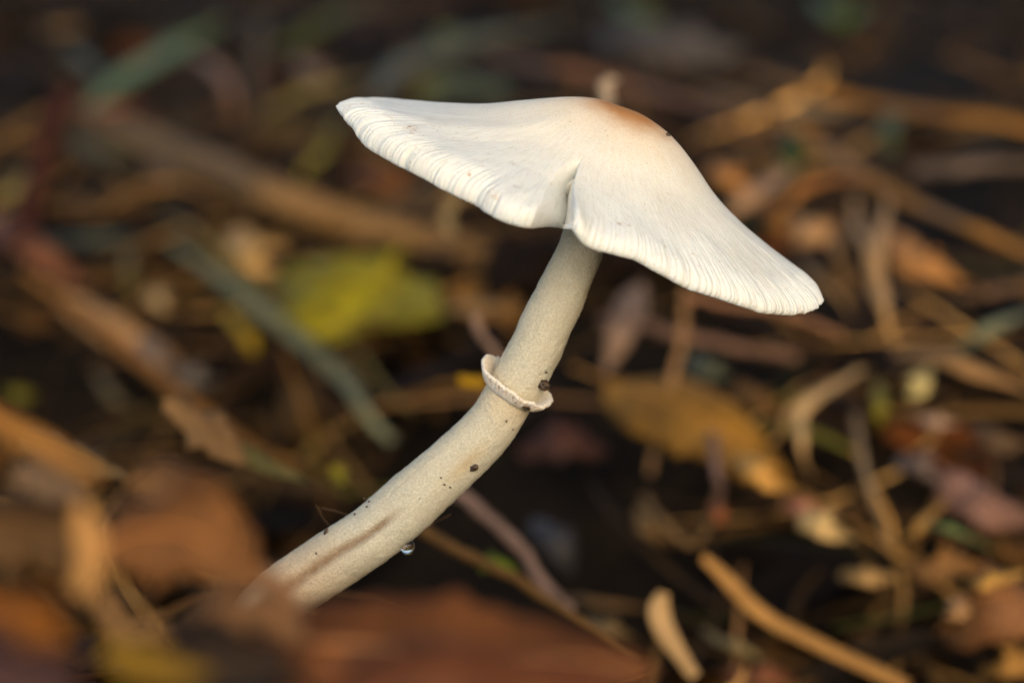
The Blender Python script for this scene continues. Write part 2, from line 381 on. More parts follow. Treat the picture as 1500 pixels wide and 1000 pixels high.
def build_mushroom():
    base = pix(405, 878, S)
    root = empty('mushroom', base)
    tag(root, 'white mushroom with split wavy cap, bent pale stem and small ring', 'mushroom')
    # cap skin (top + lip)
    pt = np.vstack([resample(prof_top, 118), resample(prof_lip, 22)[1:]])
    P, U = cap_surface(pt, True); n = len(pt)
    V = P.reshape(-1, 3); F = grid_faces(n, MS)
    wall = np.array([[i*MS+MS-1, i*MS, (i+1)*MS, (i+1)*MS+MS-1] for i in range(n-1)])
    cap = obj('cap', V, np.vstack([F, wall]), M_CAP, root, uv=U.reshape(-1, 2))
    # underside
    pu = resample(prof_under, 26); P2, U2 = cap_surface(pu, False)
    sel = np.arange(0, MS, 4); sel[-1] = MS-1; m = len(sel)
    V2 = P2[:, sel].reshape(-1, 3)
    obj('underside', V2, grid_faces(len(pu), m), M_GILL, cap)
    # gills: thin radial plates hanging from the underside
    gv, gf = [], []
    gi = np.linspace(30, MS-30, 170).astype(int)
    down = -(np.array([ST*math.cos(EL), -CT*math.cos(EL), -math.sin(EL)]))
    dn = down[0]*RT - down[1]*UP + down[2]*FW
    for j, c in enumerate(gi):
        i0 = 4; i1 = 25 if j % 2 == 0 else 14
        line = P2[i0:i1, c]; tang = norm(P2[i0:i1, min(c+6, MS-1)]-P2[i0:i1, c-6])
        t = np.linspace(0, 1, i1-i0); dep = (12*np.sin(math.pi*np.clip(t*.9+.08, 0, 1))**.5*PX)[:, None]
        o = len(gv)*0 + sum(len(x) for x in gv)
        q = np.stack([line-tang*1.2*PX, line+dn*dep, line+tang*1.2*PX], 1)
        gv.append(q.reshape(-1, 3)); gf.append(grid_faces(i1-i0, 3, False, o))
    g = obj('gills', np.vstack(gv), np.vstack(gf), M_GILL, cap); g['kind'] = 'stuff'
    # stem
    C = mush(stem_line[:, 0], stem_line[:, 1], stem_line[:, 2]); Rr = stem_line[:, 3]
    T = norm(np.gradient(C, axis=0)); N2 = np.broadcast_to(-FW, T.shape); N1 = norm(np.cross(T, N2)); N2 = norm(np.cross(N1, T))
    ph = np.linspace(0, 2*math.pi, NM, endpoint=False)
    cs, sn = np.cos(ph)[None, :, None], np.sin(ph)[None, :, None]
    D = N1[:, None]*cs + N2[:, None]*sn
    r = Rr[:, None]*PX*np.ones(NM)
    Pq = (C[:, None] + D*r[..., None])/PX
    r = r + PX*(0.55*vnoise(Pq/3.2) + 0.7*vnoise(Pq/11+3) + 2.3*vnoise(Pq/45+8))
    # shallow furrow on the lower stem, its brown tinge and its shadow both put into the colour
    u = np.broadcast_to(stem_line[:, 0][:, None], r.shape)
    pos = mush(stem_line[:, 0], stem_line[:, 1], stem_line[:, 2])
    col = np.ones((NS, NM, 3))
    # signed offset across the stem in pixels, and position along it
    off = (D*N1[:, None]).sum(-1)*Rr[:, None]; front = (D*N2[:, None]).sum(-1) > 0
    sgn = np.sign((N1 @ UP)).mean(); off = off*sgn          # + = upper-left side
    fc = np.interp(stem_line[:, 0], [400, 430, 500, 585], [6, 5, 8, 2])[:, None]
    fw = np.interp(stem_line[:, 0], [420, 585, 600], [11, 6, 3])[:, None]
    fa = smooth(598, 560, stem_line[:, 0])[:, None]
    fur = np.exp(-((off-fc)/fw)**2)*fa*front
    r = r - PX*6*fur
    nn = 0.5+0.5*vnoise(Pq/9)
    col = col*(1-fur[..., None]*(0.65+.3*nn[..., None])*(1-np.array([0.42, 0.28, 0.18])))
    # buff bruise half way, pinkish foot
    br = np.exp(-((off+14)/9)**2)*np.exp(-((u-676)/26)**2)*front
    col = col*(1-br[..., None]*0.8*(1-np.array([0.86, 0.72, 0.55])))
    foot = smooth(560, 400, u)[..., None]
    col = col*(1-foot*(1-np.array([0.98, 0.80, 0.66])))
    rb = np.exp(-((u-742)/16)**2)[..., None]*(0.4+.6*nn[..., None]); col = col*(1-rb*(1-np.array([1.0, 0.88, 0.76])))
    V = (C[:, None] + D*r[..., None]).reshape(-1, 3)
    F = grid_faces(NS, NM, True)
    UVs = np.stack(np.broadcast_arrays(np.linspace(0, 1, NM)[None, :], np.linspace(0, 1, NS)[:, None]), -1).reshape(-1, 2)
    obj('stem', V, F, M_STEM, root, uv=UVs, col=col.reshape(-1, 3))
    # ring: a small felted cuff with an upturned, ragged rim
    ci = np.argmin(np.hypot(stem_line[:, 0]-757, stem_line[:, 1]-566))
    c0 = C[ci]; t = -T[ci]
    tilt = math.radians(17)
    ax = norm(t*math.cos(tilt) + N2[ci]*math.sin(tilt)); a1 = norm(np.cross(ax, N2[ci])); a2 = norm(np.cross(a1, ax))
    if a1 @ RT < 0: a1 = -a1
    if a2 @ FW > 0: a2 = -a2
    pr = catmull(np.array([[34, -13, 0], [40, -13.5, .1], [47, -11, .3], [53.5, -4, .7], [57.5, 2, 1], [59, 5.5, .7], [57, 8.5, .1], [52.5, 6.5, 0], [46, 0, 0], [40, -4, 0], [34, -4, 0]]), 44)
    m = 360; ph = np.linspace(0, 2*math.pi, m, endpoint=False); cc, ss = np.cos(ph), np.sin(ph)
    q = np.stack([cc*2+4, ss*2+4, 0*cc], -1)
    wob = vnoise(q*1.2); rag = vnoise(q*9); rag2 = vnoise(q*30)
    k = np.clip((pr[:, 0]-40)/17, 0, 1)[:, None]
    rr = pr[:, 0][:, None] + k*(3.2*wob + 1.6*rag + 1.0*rag2) + k*(1.5*np.exp(-((ph-math.pi)/.7)**2))
    hh = pr[:, 1][:, None] + k*(2.4*vnoise(q*1.7+9) + 1.2*vnoise(q*7) + 1.0*rag2 + 5*np.exp(-((ph-math.pi*1.02)/.6)**2))
    V = c0 + PX*(rr[..., None]*(cc[None, :, None]*a1 + ss[None, :, None]*a2) + hh[..., None]*ax)
    UVr = np.stack(np.broadcast_arrays(ph[None, :]/6.283, pr[:, 2][:, None]), -1).reshape(-1, 2)
    obj('ring', V.reshape(-1, 3), grid_faces(len(pr), m, True), M_RING, root, uv=UVr)
    return P
CAP_P = build_mushroom()

def stem_surface(u, v):
    i = np.argmin(np.hypot(stem_line[:, 0]-u, stem_line[:, 1]-v)); o = math.hypot(stem_line[i, 0]-u, stem_line[i, 1]-v)
    R = stem_line[i, 3]
    return stem_line[i, 2] - math.sqrt(max(R*R-o*o, 0))
def cap_surface_depth(u, v):
    rel = CAP_P.reshape(-1, 3)-CAM; z = rel @ FW
    x = rel @ RT/(z*FPX)+750; y = 500-(rel @ UP)/(z*FPX)
    k = np.hypot(x-u, y-v) < 4
    return ((z[k].min() if k.any() else S)-S)/PX
def ico(sub=2):
    import bmesh
    bm = bmesh.new(); bmesh.ops.create_icosphere(bm, subdivisions=sub, radius=1)
    V = np.array([v.co[:] for v in bm.verts]); F = [[v.index for v in f.verts] for f in bm.faces]; bm.free()
    return V, F
ICO_V, ICO_F = ico(3)
def crumb(u, v, d, rx, ry, ang, label, seed, group=None):
    n = 1 + 0.35*vnoise(ICO_V*1.6+seed*3.7) + 0.2*vnoise(ICO_V*4+seed)
    V = ICO_V*n[:, None]*np.array([rx, ry, min(rx, ry)*.8])
    ca, sa = math.cos(ang), math.sin(ang)
    W = mush(u + V[:, 0]*ca - V[:, 1]*sa, v + V[:, 0]*sa + V[:, 1]*ca, d + V[:, 2])
    o = obj('soil_crumb', W, ICO_F, M_CRUMB, origin=W.mean(0), shade=False)
    tag(o, label, 'soil crumb', group)
CG = 'soil crumbs stuck to the mushroom'
crumb(796, 563, stem_surface(790, 560)+4, 9, 6.5, .5, 'ragged brown soil crumb caught between the upper stem and the ring', 1, CG)
crumb(770, 595, stem_surface(766, 585)-6, 6.5, 5, .6, 'black soil crumb lying in the cup of the ring', 2, CG)
crumb(695, 684, stem_surface(695, 684)-1, 6, 4.5, -.3, 'black soil crumb on the bruised stretch of stem below the ring', 3, CG)
crumb(478, 777, stem_surface(480, 780)-1, 2.4, 6, .4, 'slim dark soil crumb on the lower stem above the furrow', 4, CG)
crumb(975, 202, cap_surface_depth(975, 202)-.5, 3.2, 2, .5, 'single dark speck on the cap below its tan umbo', 5, CG)
for i, (u, v) in enumerate([(742, 616), (751, 628), (647, 698), (660, 712), (541, 734), (538, 741), (549, 722), (465, 808), (533, 730), (800, 545), (652, 708), (520, 752)]):
    crumb(u, v, stem_surface(u, v)-.3, 1.7, 1.4, i, 'tiny soil speck dotted on the mushroom stem', 10+i, 'tiny soil specks on the stem')
def droplet():
    u, v = 597, 799
    V = ICO_V.copy(); sq = 1+0.12*np.maximum(V[:, 1], 0); V[:, 0] *= 0.93; V[:, 1] *= sq
    d = -2
    W = mush(u+V[:, 0]*11.5, v+V[:, 1]*11.5, d+V[:, 2]*11.5)
    o = obj('water_droplet', W, ICO_F, M_WATER, origin=W.mean(0))
    tag(o, 'clear round water droplet hanging under the lower stem', 'droplet')
droplet()

# ------------------------------------------------------------------ litter: one object for each thing that can be told apart
GAIN = 1.42
def path3(pts, lift, z):
    out = []
    n = len(pts)
    for i, p in enumerate(pts):
        u, v = p[0], p[1]
        if len(p) > 2: d = p[2]
        elif z is not None: d = z
        else:
            d = ground_depth(min(max(u, -200), 1700), max(v, -20), 0.42 if v < 960 else 0.3)
            k = .58 if u > 700 else .68; d = (d if d < k else k+(d-k)*.5) - (lift*1.5+22)/1000*(1.0 if 0 < i < n-1 else 0.75)
        out.append((*pix(u, v, d), d))
    return np.array(out)
def ribbon(P, wid, nu, nv, normal, curl, thick, wavy, seed, rag=0.0):
    """closed thin solid swept along P; wid = half width at each ring"""
    T = norm(np.gradient(P, axis=0)); side = norm(np.cross(T, normal)); nor = norm(np.cross(side, T))
    a = np.linspace(-1, 1, nv)
    tt = np.linspace(0, 1, nu)
    sn = lambda o: 1 + rag*vnoise(np.stack([tt*5+seed*1.7+o, 0*tt+o, 0*tt], -1)) + .6*rag*vnoise(np.stack([tt*17+seed+o, 0*tt, 0*tt+o], -1))
    W = np.where(a[None, :] < 0, sn(0)[:, None], sn(11.3)[:, None])*wid[:, None]
    mid = P[:, None] + side[:, None]*(a[None, :]*W)[..., None] + nor[:, None]*((-curl*a*a)[None, :, None]*wid[:, None, None])
    q = mid/max(wid.max(), 1e-5)
    mid = mid + nor[:, None]*(wavy*wid.max()*vnoise(q*.8+seed*1.31))[..., None]
    nn = nor[:, None]*np.ones((1, nv, 1))*thick/2
    ring = np.concatenate([mid+nn, (mid-nn)[:, ::-1]], 1)          # closed loop
    m = 2*nv; F = grid_faces(nu, m, True)
    V = ring.reshape(-1, 3)
    uv = np.stack(np.broadcast_arrays(np.linspace(0, 1, nu)[:, None], np.concatenate([a, a[::-1]])[None, :]*.5+.5), -1).reshape(-1, 2)
    return V, F, uv, mid
FACE = norm(np.array([0, -0.75, 0.66]))
_seed = [0]
GROUPS = {'grass_blade': 'grass blades in the litter', 'straw': 'dry straws in the litter', 'twig': 'twigs and stalks in the litter',
          'dead_leaf': 'dead leaves in the litter', 'leaf_fragment': 'leaf fragments in the litter'}
CATS = {'grass_blade': 'grass blade', 'straw': 'straw', 'twig': 'twig', 'dead_leaf': 'dead leaf', 'leaf_fragment': 'leaf fragment'}
def col4(c, g=None):
    L = np.array(lin(c))*(g or GAIN); L = L*min(1, 0.5/L.max())
    return tuple(float(v) for v in L) + (1,)
def blade(name, label, pts, width, color, lift=10, z=None, taper=(0.5, 0.15), curl=0.25, wavy=0.08, thick=0.0004, gain=None):
    _seed[0] += 1; sd = _seed[0]
    Q = path3(pts, lift, z); n = 40
    L = catmull(Q, n); P = L[:, :3]; t = np.linspace(0, 1, n)
    wob = np.stack([vnoise(np.stack([t*3+sd*2.3, 0*t+j, 0*t], -1)) for j in (0, 5, 9)], -1)
    P = P + wob*np.array([1, .6, 1])*(min(.0028, .035*np.linalg.norm(P[-1]-P[0]))*(.5 if z is not None and z < .3 else 1)*np.sin(math.pi*t))[:, None]
    prof = np.minimum(1, taper[0]+(1-taper[0])*smooth(0, .3, t))*np.minimum(1, taper[1]+(1-taper[1])*smooth(1, .55, t))
    wid = (.85 if z is None or z > .4 else 1)*width/2*FPX*L[:, 3]*prof
    V, F, uv, _ = ribbon(P, wid, n, 7, FACE, curl, thick, wavy, sd)
    o = obj(name, V, F, M_BLADE, origin=P[0], uv=uv); o.color = col4(color, gain)
    return tag(o, label, CATS[name], GROUPS[name])
def twig(label, pts, width, color, lift=10, z=None, end=0.7, name='twig', gain=None):
    _seed[0] += 1; sd = _seed[0]
    Q = path3(pts, lift, z); n = 60; m = 10
    L = catmull(Q, n); P = L[:, :3]; t = np.linspace(0, 1, n)
    rad = width/2*FPX*L[:, 3]*(1+(end-1)*t)
    T = norm(np.gradient(P, axis=0)); A = norm(np.cross(T, FACE)); B = norm(np.cross(A, T))
    P = P + A*(min(rad.max(), .0016)*(.9*vnoise(np.stack([t*3+sd, t*0, t*0], -1))+.35*vnoise(np.stack([t*11+sd, t*0, t*0], -1))))[:, None]
    ph = np.linspace(0, 2*math.pi, m, endpoint=False)
    D = A[:, None]*np.cos(ph)[None, :, None] + B[:, None]*np.sin(ph)[None, :, None]
    node = 1 + 0.25*np.exp(-((t-.37)/.012)**2) + 0.2*np.exp(-((t-.74)/.012)**2)
    r = (rad*node)[:, None]*(1+0.2*vnoise(D*1.5+t[:, None, None]*25+sd))
    r[0] *= .5; r[-1] *= .4
    V = np.vstack([(P[:, None]+D*r[..., None]).reshape(-1, 3), P[0], P[-1]])
    F = grid_faces(n, m, True).tolist() + [[(j+1) % m, j, n*m] for j in range(m)] + [[(n-1)*m+j, (n-1)*m+(j+1) % m, n*m+1] for j in range(m)]
    uv = np.vstack([np.stack(np.broadcast_arrays(t[:, None], np.linspace(0, 1, m)[None, :]), -1).reshape(-1, 2), [[0, 0], [1, 1]]])
    o = obj(name, V, F, M_WOOD, origin=P[0], uv=uv); o.color = col4(color, gain)
    return tag(o, label, CATS[name], GROUPS[name])
def leaf(label, pts, width, color, lift=8, z=None, curl=0.3, wavy=0.18, vein=None, face=None, full=0.75, name='dead_leaf', gain=None, stalk=True):
    """leaf blade along the midrib pts, with midrib and stalk"""
    _seed[0] += 1; sd = _seed[0]
    Q = path3(pts, lift, z); n = 36; L = catmull(Q, n); P = L[:, :3]; t = np.linspace(0, 1, n)
    prof = np.sin(math.pi*np.clip(t, 0.0, 1)**full)**0.65*0.98+0.02
    prof = prof*(1+0.10*vnoise(np.stack([t*9+sd*2.1, 0*t, 0*t], -1))+0.06*vnoise(np.stack([t*30+sd, 0*t, 0*t], -1)))
    wid = width/2*FPX*L[:, 3]*prof
    nrm = FACE if face is None else norm(np.array(face, float))
    root = empty(name, P[0])
    V, F, uv, mid = ribbon(P, wid, n, 13, nrm, curl, 0.0004, wavy*1.3, sd, .12 if stalk else .38)
    b = obj('blade', V, F, M_LEAF, root, uv=uv); b.color = col4(color, gain)
    c = mid[:, 6]; T = norm(np.gradient(c, axis=0)); A = norm(np.cross(T, nrm)); B = norm(np.cross(A, T))
    if stalk:
        ext = c[0]-T[0]*np.linspace(.25, 0.02, 6)[:, None]*np.linalg.norm(c[-1]-c[0])
        c = np.vstack([ext, c]); A = np.vstack([np.repeat(A[:1], 6, 0), A]); B = np.vstack([np.repeat(B[:1], 6, 0), B])
    k = len(c); rad = np.linspace(1, .25, k)*max(width*FPX*L[:, 3].mean()*.022, .0003)
    ph = np.linspace(0, 2*math.pi, 7, endpoint=False)
    Vm = c[:, None] + B[:, None]*0.0002 + (A[:, None]*np.cos(ph)[None, :, None]+B[:, None]*np.sin(ph)[None, :, None])*rad[:, None, None]
    m = obj('midrib', Vm.reshape(-1, 3), grid_faces(k, 7, True), M_WOOD, root)
    m.color = col4(vein or tuple(min(255, x*1.25) for x in color), gain)
    return tag(root, label, CATS[name], GROUPS[name])
def frag(label, pts, width, color, lift=10, z=None, **k):
    return leaf(label, pts, width, color, lift, z, name='leaf_fragment', stalk=False, **k)

# --- behind the cap's raised tip
blade('grass_blade', 'broad grey-green grass blade slanting up behind the red-brown stalk', [(128, 155), (190, 98), (255, 58), (330, 32)], 46, (82, 98, 52), 14)
blade('straw', 'short tan straw lying beyond the broad grey-green blade', [(60, 42), (95, 39), (130, 40)], 17, (100, 76, 42), 10)
blade('straw', 'tan leaf strip leaning under the tip of the broad grey-green blade', [(280, 75), (305, 108), (330, 145), (345, 185)], 24, (112, 74, 40), 14)
blade('straw', 'short pinkish brown straw at the foot of the broad grey-green blade', [(105, 156), (165, 160), (228, 158)], 15, (120, 72, 42), 12)
blade('grass_blade', 'dull olive blade crossing behind the broad grey-green one', [(92, 66), (125, 92), (158, 118)], 26, (54, 50, 20), 9)
twig('thick red-brown stalk standing beside the broad grey-green blade', [(88, 130), (74, 215), (55, 300), (15, 375)], 40, (44, 16, 9), z=0.68)
twig('thin upright brown stalk behind the tan leaf strip', [(388, 30), (382, 120), (378, 210)], 17, (74, 56, 32), 20)
blade('grass_blade', 'dark yellow-green blade rising far behind the raised cap tip', [(395, 68), (440, 48), (500, 22), (575, -6)], 26, (62, 62, 8), 14)
frag('pinkish curled leaf scrap behind the raised cap tip', [(435, 85), (455, 100), (478, 118)], 34, (104, 80, 58), 14)
blade('straw', 'olive tan straw bowed behind the raised cap tip', [(385, 165), (440, 140), (500, 125), (560, 108)], 22, (94, 80, 38), 16)
blade('grass_blade', 'olive grass blade leaning against the raised cap tip from behind', [(440, 262), (470, 220), (505, 170)], 22, (104, 96, 30), 16)
blade('grass_blade', 'wide dim olive blade under the raised cap tip', [(380, 190), (430, 185), (500, 180)], 30, (70, 56, 18), 10)
twig('thick pale brown branch running from the red stalk to behind the stem', [(120, 180, .9), (210, 216, .8), (300, 250, .72), (400, 288), (520, 330), (640, 362), (760, 398), (850, 425), (900, 440)], 60, (104, 78, 46), z=0.66, end=0.75)
frag('dull grey-brown leaf strip along the thick pale branch', [(215, 240), (260, 258), (320, 285)], 36, (74, 58, 46), 16, wavy=.1)
frag('pale yellow leaf scrap under the red-brown stalk', [(-8, 296), (14, 276), (36, 254)], 26, (116, 100, 52), 14)
blade('grass_blade', 'dim grey-green blade between red-brown stalk and thick pale branch', [(105, 205), (150, 218), (200, 235)], 20, (56, 58, 42), 10)
twig('thin brown twig dropping below the end of the thick pale branch', [(110, 218), (160, 252), (212, 290)], 12, (80, 62, 40), 12)
frag('rusty leaf scrap in the shade beneath the raised cap tip', [(520, 250), (560, 262), (610, 285)], 44, (88, 48, 14), 10)
twig('pale upright stalk in the shade under the cap between tip and notch', [(653, 345), (664, 305), (674, 255)], 22, (116, 98, 66), z=0.56)
leaf('grey-green leaf far behind the dip of the cap', [(610, 130), (670, 120), (750, 138)], 60, (72, 74, 42), 14)
blade('grass_blade', 'greyish blade curving far behind the dip of the cap', [(545, 140), (610, 90), (690, 58), (830, 36)], 38, (72, 74, 62), 14)
frag('tan flake far behind the middle of the cap', [(640, 45), (672, 55), (705, 62)], 40, (78, 76, 36), 12)

# --- between the red-brown stalk and the stem
blade('grass_blade', 'long grey-green blade slanting down to the stem below the yellow leaf', [(250, 356), (330, 418), (400, 478), (470, 548), (520, 598), (575, 645)], 33, (98, 98, 72), 26, taper=(.4, .5))
blade('straw', 'thin olive straw running alongside the long grey-green blade', [(236, 312), (300, 354), (350, 396), (430, 460), (500, 512), (560, 570), (610, 606)], 15, (104, 90, 46), 22)
frag('bright tan curled leaf scrap beside the yellow leaf', [(350, 330), (375, 368), (392, 410)], 66, (205, 158, 90), 50, wavy=.1)
leaf('broad yellow-green leaf between the long grey-green blade and the stem', [(432, 390), (500, 415), (570, 430), (655, 470)], 190, (122, 110, 10), 28, vein=(112, 96, 26), wavy=.08, curl=.15, stalk=False)
leaf('tan dead leaf folded above the long brown straw', [(88, 432), (150, 472), (200, 500), (262, 530)], 52, (150, 112, 72), 16, curl=.1)
frag('grey torn leaf piece next to the folded tan leaf', [(190, 485), (225, 510), (262, 540)], 46, (104, 90, 80), 20)
blade('straw', 'long brown straw crossing under the folded tan leaf to the stem', [(30, 398), (90, 440), (150, 480), (250, 560), (340, 625), (430, 685), (530, 745)], 24, (92, 60, 20), z=0.60)
frag('small pale leaf flake between folded tan leaf and yellow strip', [(222, 424), (236, 440), (252, 458)], 28, (168, 138, 92), 16)
blade('straw', 'bright yellow leaf strip beside the long grey-green blade', [(325, 452), (348, 482), (368, 508), (384, 528)], 22, (172, 138, 26), 18)
frag('grey-brown leaf below the yellow strip', [(250, 540), (285, 548), (322, 555)], 34, (94, 84, 74), 14)
frag('yellow-green leaf scrap above the orange straw', [(10, 574), (30, 577), (52, 576)], 22, (96, 86, 8), 14)
blade('straw', 'dim grey straw curving under the long brown straw', [(140, 545), (170, 580), (215, 608)], 18, (84, 72, 48), 12)
leaf('rust-red leaf at the foot of the red-brown stalk', [(-20, 318), (50, 362), (130, 418)], 54, (88, 52, 30), 22)
blade('grass_blade', 'dim teal blade lying across below the red-brown stalk', [(60, 352), (140, 349), (216, 352)], 20, (58, 60, 48), 14)
blade('grass_blade', 'short upright olive blade above the pale leaf flake', [(186, 365), (192, 405), (202, 446)], 17, (90, 78, 36), 16)
blade('straw', 'beige straw poking out behind the upper stem toward the yellow leaf', [(612, 466), (680, 455), (768, 444)], 19, (138, 108, 68), 14)
twig('thin grey-pink twig standing behind the ring', [(694, 462), (708, 495), (728, 535)], 15, (120, 96, 80), z=0.48)
frag('small yellow leaf scrap just behind the ring', [(672, 552), (690, 558), (712, 564)], 22, (150, 112, 6), z=0.46)
frag('brown leaf flake half way down the hollow by the long straw', [(420, 560), (450, 590), (470, 630)], 40, (70, 52, 26), 12)
frag('yellowish bud scale beside the lower stem', [(488, 680), (496, 694), (500, 710)], 26, (92, 84, 18), z=0.47)
frag('tan brown leaf piece under the long brown straw', [(240, 585), (300, 625), (360, 680)], 60, (100, 74, 44), z=.44, wavy=.1)
frag('soft olive leaf strip beside the foot of the long brown straw', [(330, 645), (390, 680), (450, 705)], 24, (80, 74, 40), z=.45)

# --- in front of and around the stem base
blade('straw', 'bright orange-tan straw near the brown cupped leaf', [(-30, 600), (40, 636), (95, 668), (146, 700)], 32, (134, 90, 36), z=0.227, taper=(.9, .5))
leaf('large brown cupped leaf resting against the stem base', [(150, 800), (215, 780), (290, 785), (385, 845)], 165, (98, 62, 27), z=0.227, wavy=.1, curl=.25, vein=(150, 96, 50), stalk=False)
frag('light brown leaf layer above the cupped leaf', [(190, 700), (260, 715), (350, 770)], 70, (98, 68, 38), z=0.242, wavy=.12)
frag('orange highlight of the cupped leaf, coloured into a scrap beside the stem', [(295, 775), (330, 785), (362, 812)], 34, (175, 100, 34), z=0.232)  # highlight on the cupped leaf, put into the colour of a separate piece
blade('straw', 'upright buff straw beside the cupped leaf', [(118, 735), (130, 790), (128, 835), (112, 868)], 40, (160, 116, 64), z=0.217, taper=(.5, .8))
blade('straw', 'buff straw curled under the cupped leaf', [(143, 860), (165, 905), (190, 928), (236, 915)], 26, (125, 92, 55), z=0.222, taper=(.8, .6))
blade('straw', 'pale leaf stalk arched across the foot of the stem', [(275, 905, .236), (325, 870, .236), (380, 845, .236), (425, 878, .236), (470, 920, .236)], 30, (130, 95, 64), z=0.232, taper=(.5, .6))
leaf('large rust-brown leaf lying in front of the stem base', [(372, 940), (520, 945), (650, 952), (780, 960), (960, 985)], 205, (80, 45, 17), z=0.232, wavy=.07, curl=.18, vein=(170, 115, 70), full=.8)
leaf('reddish leaf tucked under the large rust-brown leaf', [(480, 1010), (640, 985), (820, 1010), (960, 1060)], 120, (72, 38, 16), z=0.214, wavy=.1)
frag('ochre leaf lobe below the upright buff straw', [(-30, 880), (45, 905), (105, 945)], 70, (104, 60, 10), z=0.202)
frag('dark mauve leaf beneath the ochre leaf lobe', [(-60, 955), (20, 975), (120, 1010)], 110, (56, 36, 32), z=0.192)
frag('yellow-olive leaf beneath the curled buff straw', [(150, 945), (215, 965), (310, 985)], 64, (98, 74, 14), z=0.214)
frag('orange leaf tip peeping out under the arched stalk', [(465, 955), (484, 968), (500, 985)], 32, (105, 62, 30), z=0.210)
frag('brown leaf bank behind the upright buff straw', [(-40, 760), (50, 770), (150, 830)], 150, (76, 52, 24), z=0.242, wavy=.15)
frag('mottled brown leaf under the orange-tan straw', [(20, 690), (70, 700), (130, 735)], 60, (92, 72, 52), z=0.242)
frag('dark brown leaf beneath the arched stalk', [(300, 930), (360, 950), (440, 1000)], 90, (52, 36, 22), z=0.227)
frag('dull brown leaf above the brown leaf bank', [(30, 640), (90, 655), (190, 700)], 60, (70, 54, 30), z=.40)

frag('crumpled tan leaf wrapped over the foot of the stem', [(258, 915), (335, 890), (395, 898), (455, 945)], 72, (92, 64, 38), z=0.228, wavy=.12)
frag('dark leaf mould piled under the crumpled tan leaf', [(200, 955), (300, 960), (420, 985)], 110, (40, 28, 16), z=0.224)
# --- in the dark hollow behind the lower stem
twig('dark brown straw passing behind the lower stem near the droplet', [(560, 740), (620, 776), (700, 815), (780, 868), (870, 925), (930, 970)], 20, (84, 60, 28), z=0.44)
twig('purple-grey stalk running down from under the bruised stem', [(668, 712), (740, 785), (808, 860), (840, 900)], 19, (106, 86, 78), z=0.47, end=.9)
frag('small vivid green leaf on the dark straw in the hollow', [(698, 822), (724, 825), (758, 838)], 28, (74, 86, 8), z=0.45)
blade('straw', 'pale upright straw bud in the hollow below the ochre leaf', [(972, 868), (966, 895), (985, 935), (1018, 990)], 38, (176, 142, 96), z=0.455, taper=(.55, .6))
frag('tan flake low in the hollow beside the pale bud', [(860, 905), (890, 915), (925, 935)], 40, (92, 74, 46), 12)
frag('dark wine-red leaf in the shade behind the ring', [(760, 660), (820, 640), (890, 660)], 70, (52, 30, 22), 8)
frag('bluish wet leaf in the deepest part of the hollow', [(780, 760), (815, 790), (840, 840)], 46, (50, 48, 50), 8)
blade('straw', 'thin brown straw lying along the floor of the hollow', [(800, 880), (880, 880), (960, 890)], 14, (84, 62, 34), 12)

for lab, pp in (('hair-thin dark rootlet crossing behind the stem above the furrow', [(470, 742), (505, 752), (548, 772)]),
                ('hair-thin pale rootlet curling out beside the water droplet', [(604, 772), (632, 768), (660, 752)]),
                ('hair-thin dark rootlet reaching up from the slim soil crumb', [(482, 770), (470, 752), (462, 738)])):
    twig(lab, pp, 2.2, (70, 52, 34), z=0.362)
# --- under the cap's drooping half
blade('straw', 'slender upright straw hanging below the drooping half of the cap', [(1005, 420), (992, 515), (972, 612), (952, 695)], 14, (122, 90, 56), z=0.54, taper=(.8, .8))
leaf('pinkish tan leaf hanging behind the upper stem', [(938, 415), (915, 470), (888, 545)], 48, (116, 92, 74), 18)
twig('pinkish brown twig lying under the drooping half of the cap', [(880, 470), (960, 485), (1060, 508), (1170, 535)], 20, (98, 72, 56), 16)
twig('straight reddish twig close behind the drooping cap tip', [(1000, 438), (1100, 455), (1240, 488)], 15, (112, 78, 54), z=0.52)
leaf('large ochre-brown leaf under the drooping half of the cap', [(890, 560), (980, 590), (1070, 640), (1165, 725)], 130, (110, 76, 20), 20, vein=(170, 120, 60), wavy=.12)
frag('bright golden leaf tip beyond the ochre-brown leaf', [(1085, 668), (1115, 688), (1152, 716)], 62, (215, 158, 76), 34)
frag('pale straw-coloured leaf tip below the golden one', [(1165, 735), (1205, 762), (1252, 790)], 46, (225, 185, 120), 30)
frag('dull pink leaf end touching the pale leaf tip', [(1150, 735), (1180, 738), (1210, 755)], 36, (145, 92, 70), 26)
blade('straw', 'hooked buff straw curving down under the drooping cap tip', [(1262, 540), (1205, 575), (1174, 615), (1172, 655), (1190, 700)], 21, (156, 126, 84), 24)
twig('thin grey-brown twig standing in the litter beyond the hooked straw', [(1250, 605), (1268, 700), (1298, 800)], 13, (126, 104, 76), 20)
twig('short pinkish twig upright in front of the ochre-brown leaf', [(1043, 630), (1044, 690), (1054, 765)], 15, (104, 80, 70), 30)
frag('brick-red leaf scrap at the foot of the short pinkish twig', [(1045, 735), (1054, 752), (1064, 772)], 20, (140, 80, 42), 24)
twig('looped brown twig beneath the ochre-brown leaf', [(935, 730), (965, 765), (1010, 800), (1040, 765), (1062, 700)], 14, (104, 78, 46), 18)
frag('grey-green leaf patch in the shade below the cap', [(1015, 520), (1045, 535), (1070, 550)], 46, (70, 70, 52), 10)
frag('brown leaf below the drooping cap tip', [(1080, 560), (1115, 580), (1150, 600)], 50, (92, 62, 22), 12)
frag('tan leaf scrap at the end of the looped twig', [(935, 745), (955, 770), (985, 800)], 36, (112, 84, 46), 14)

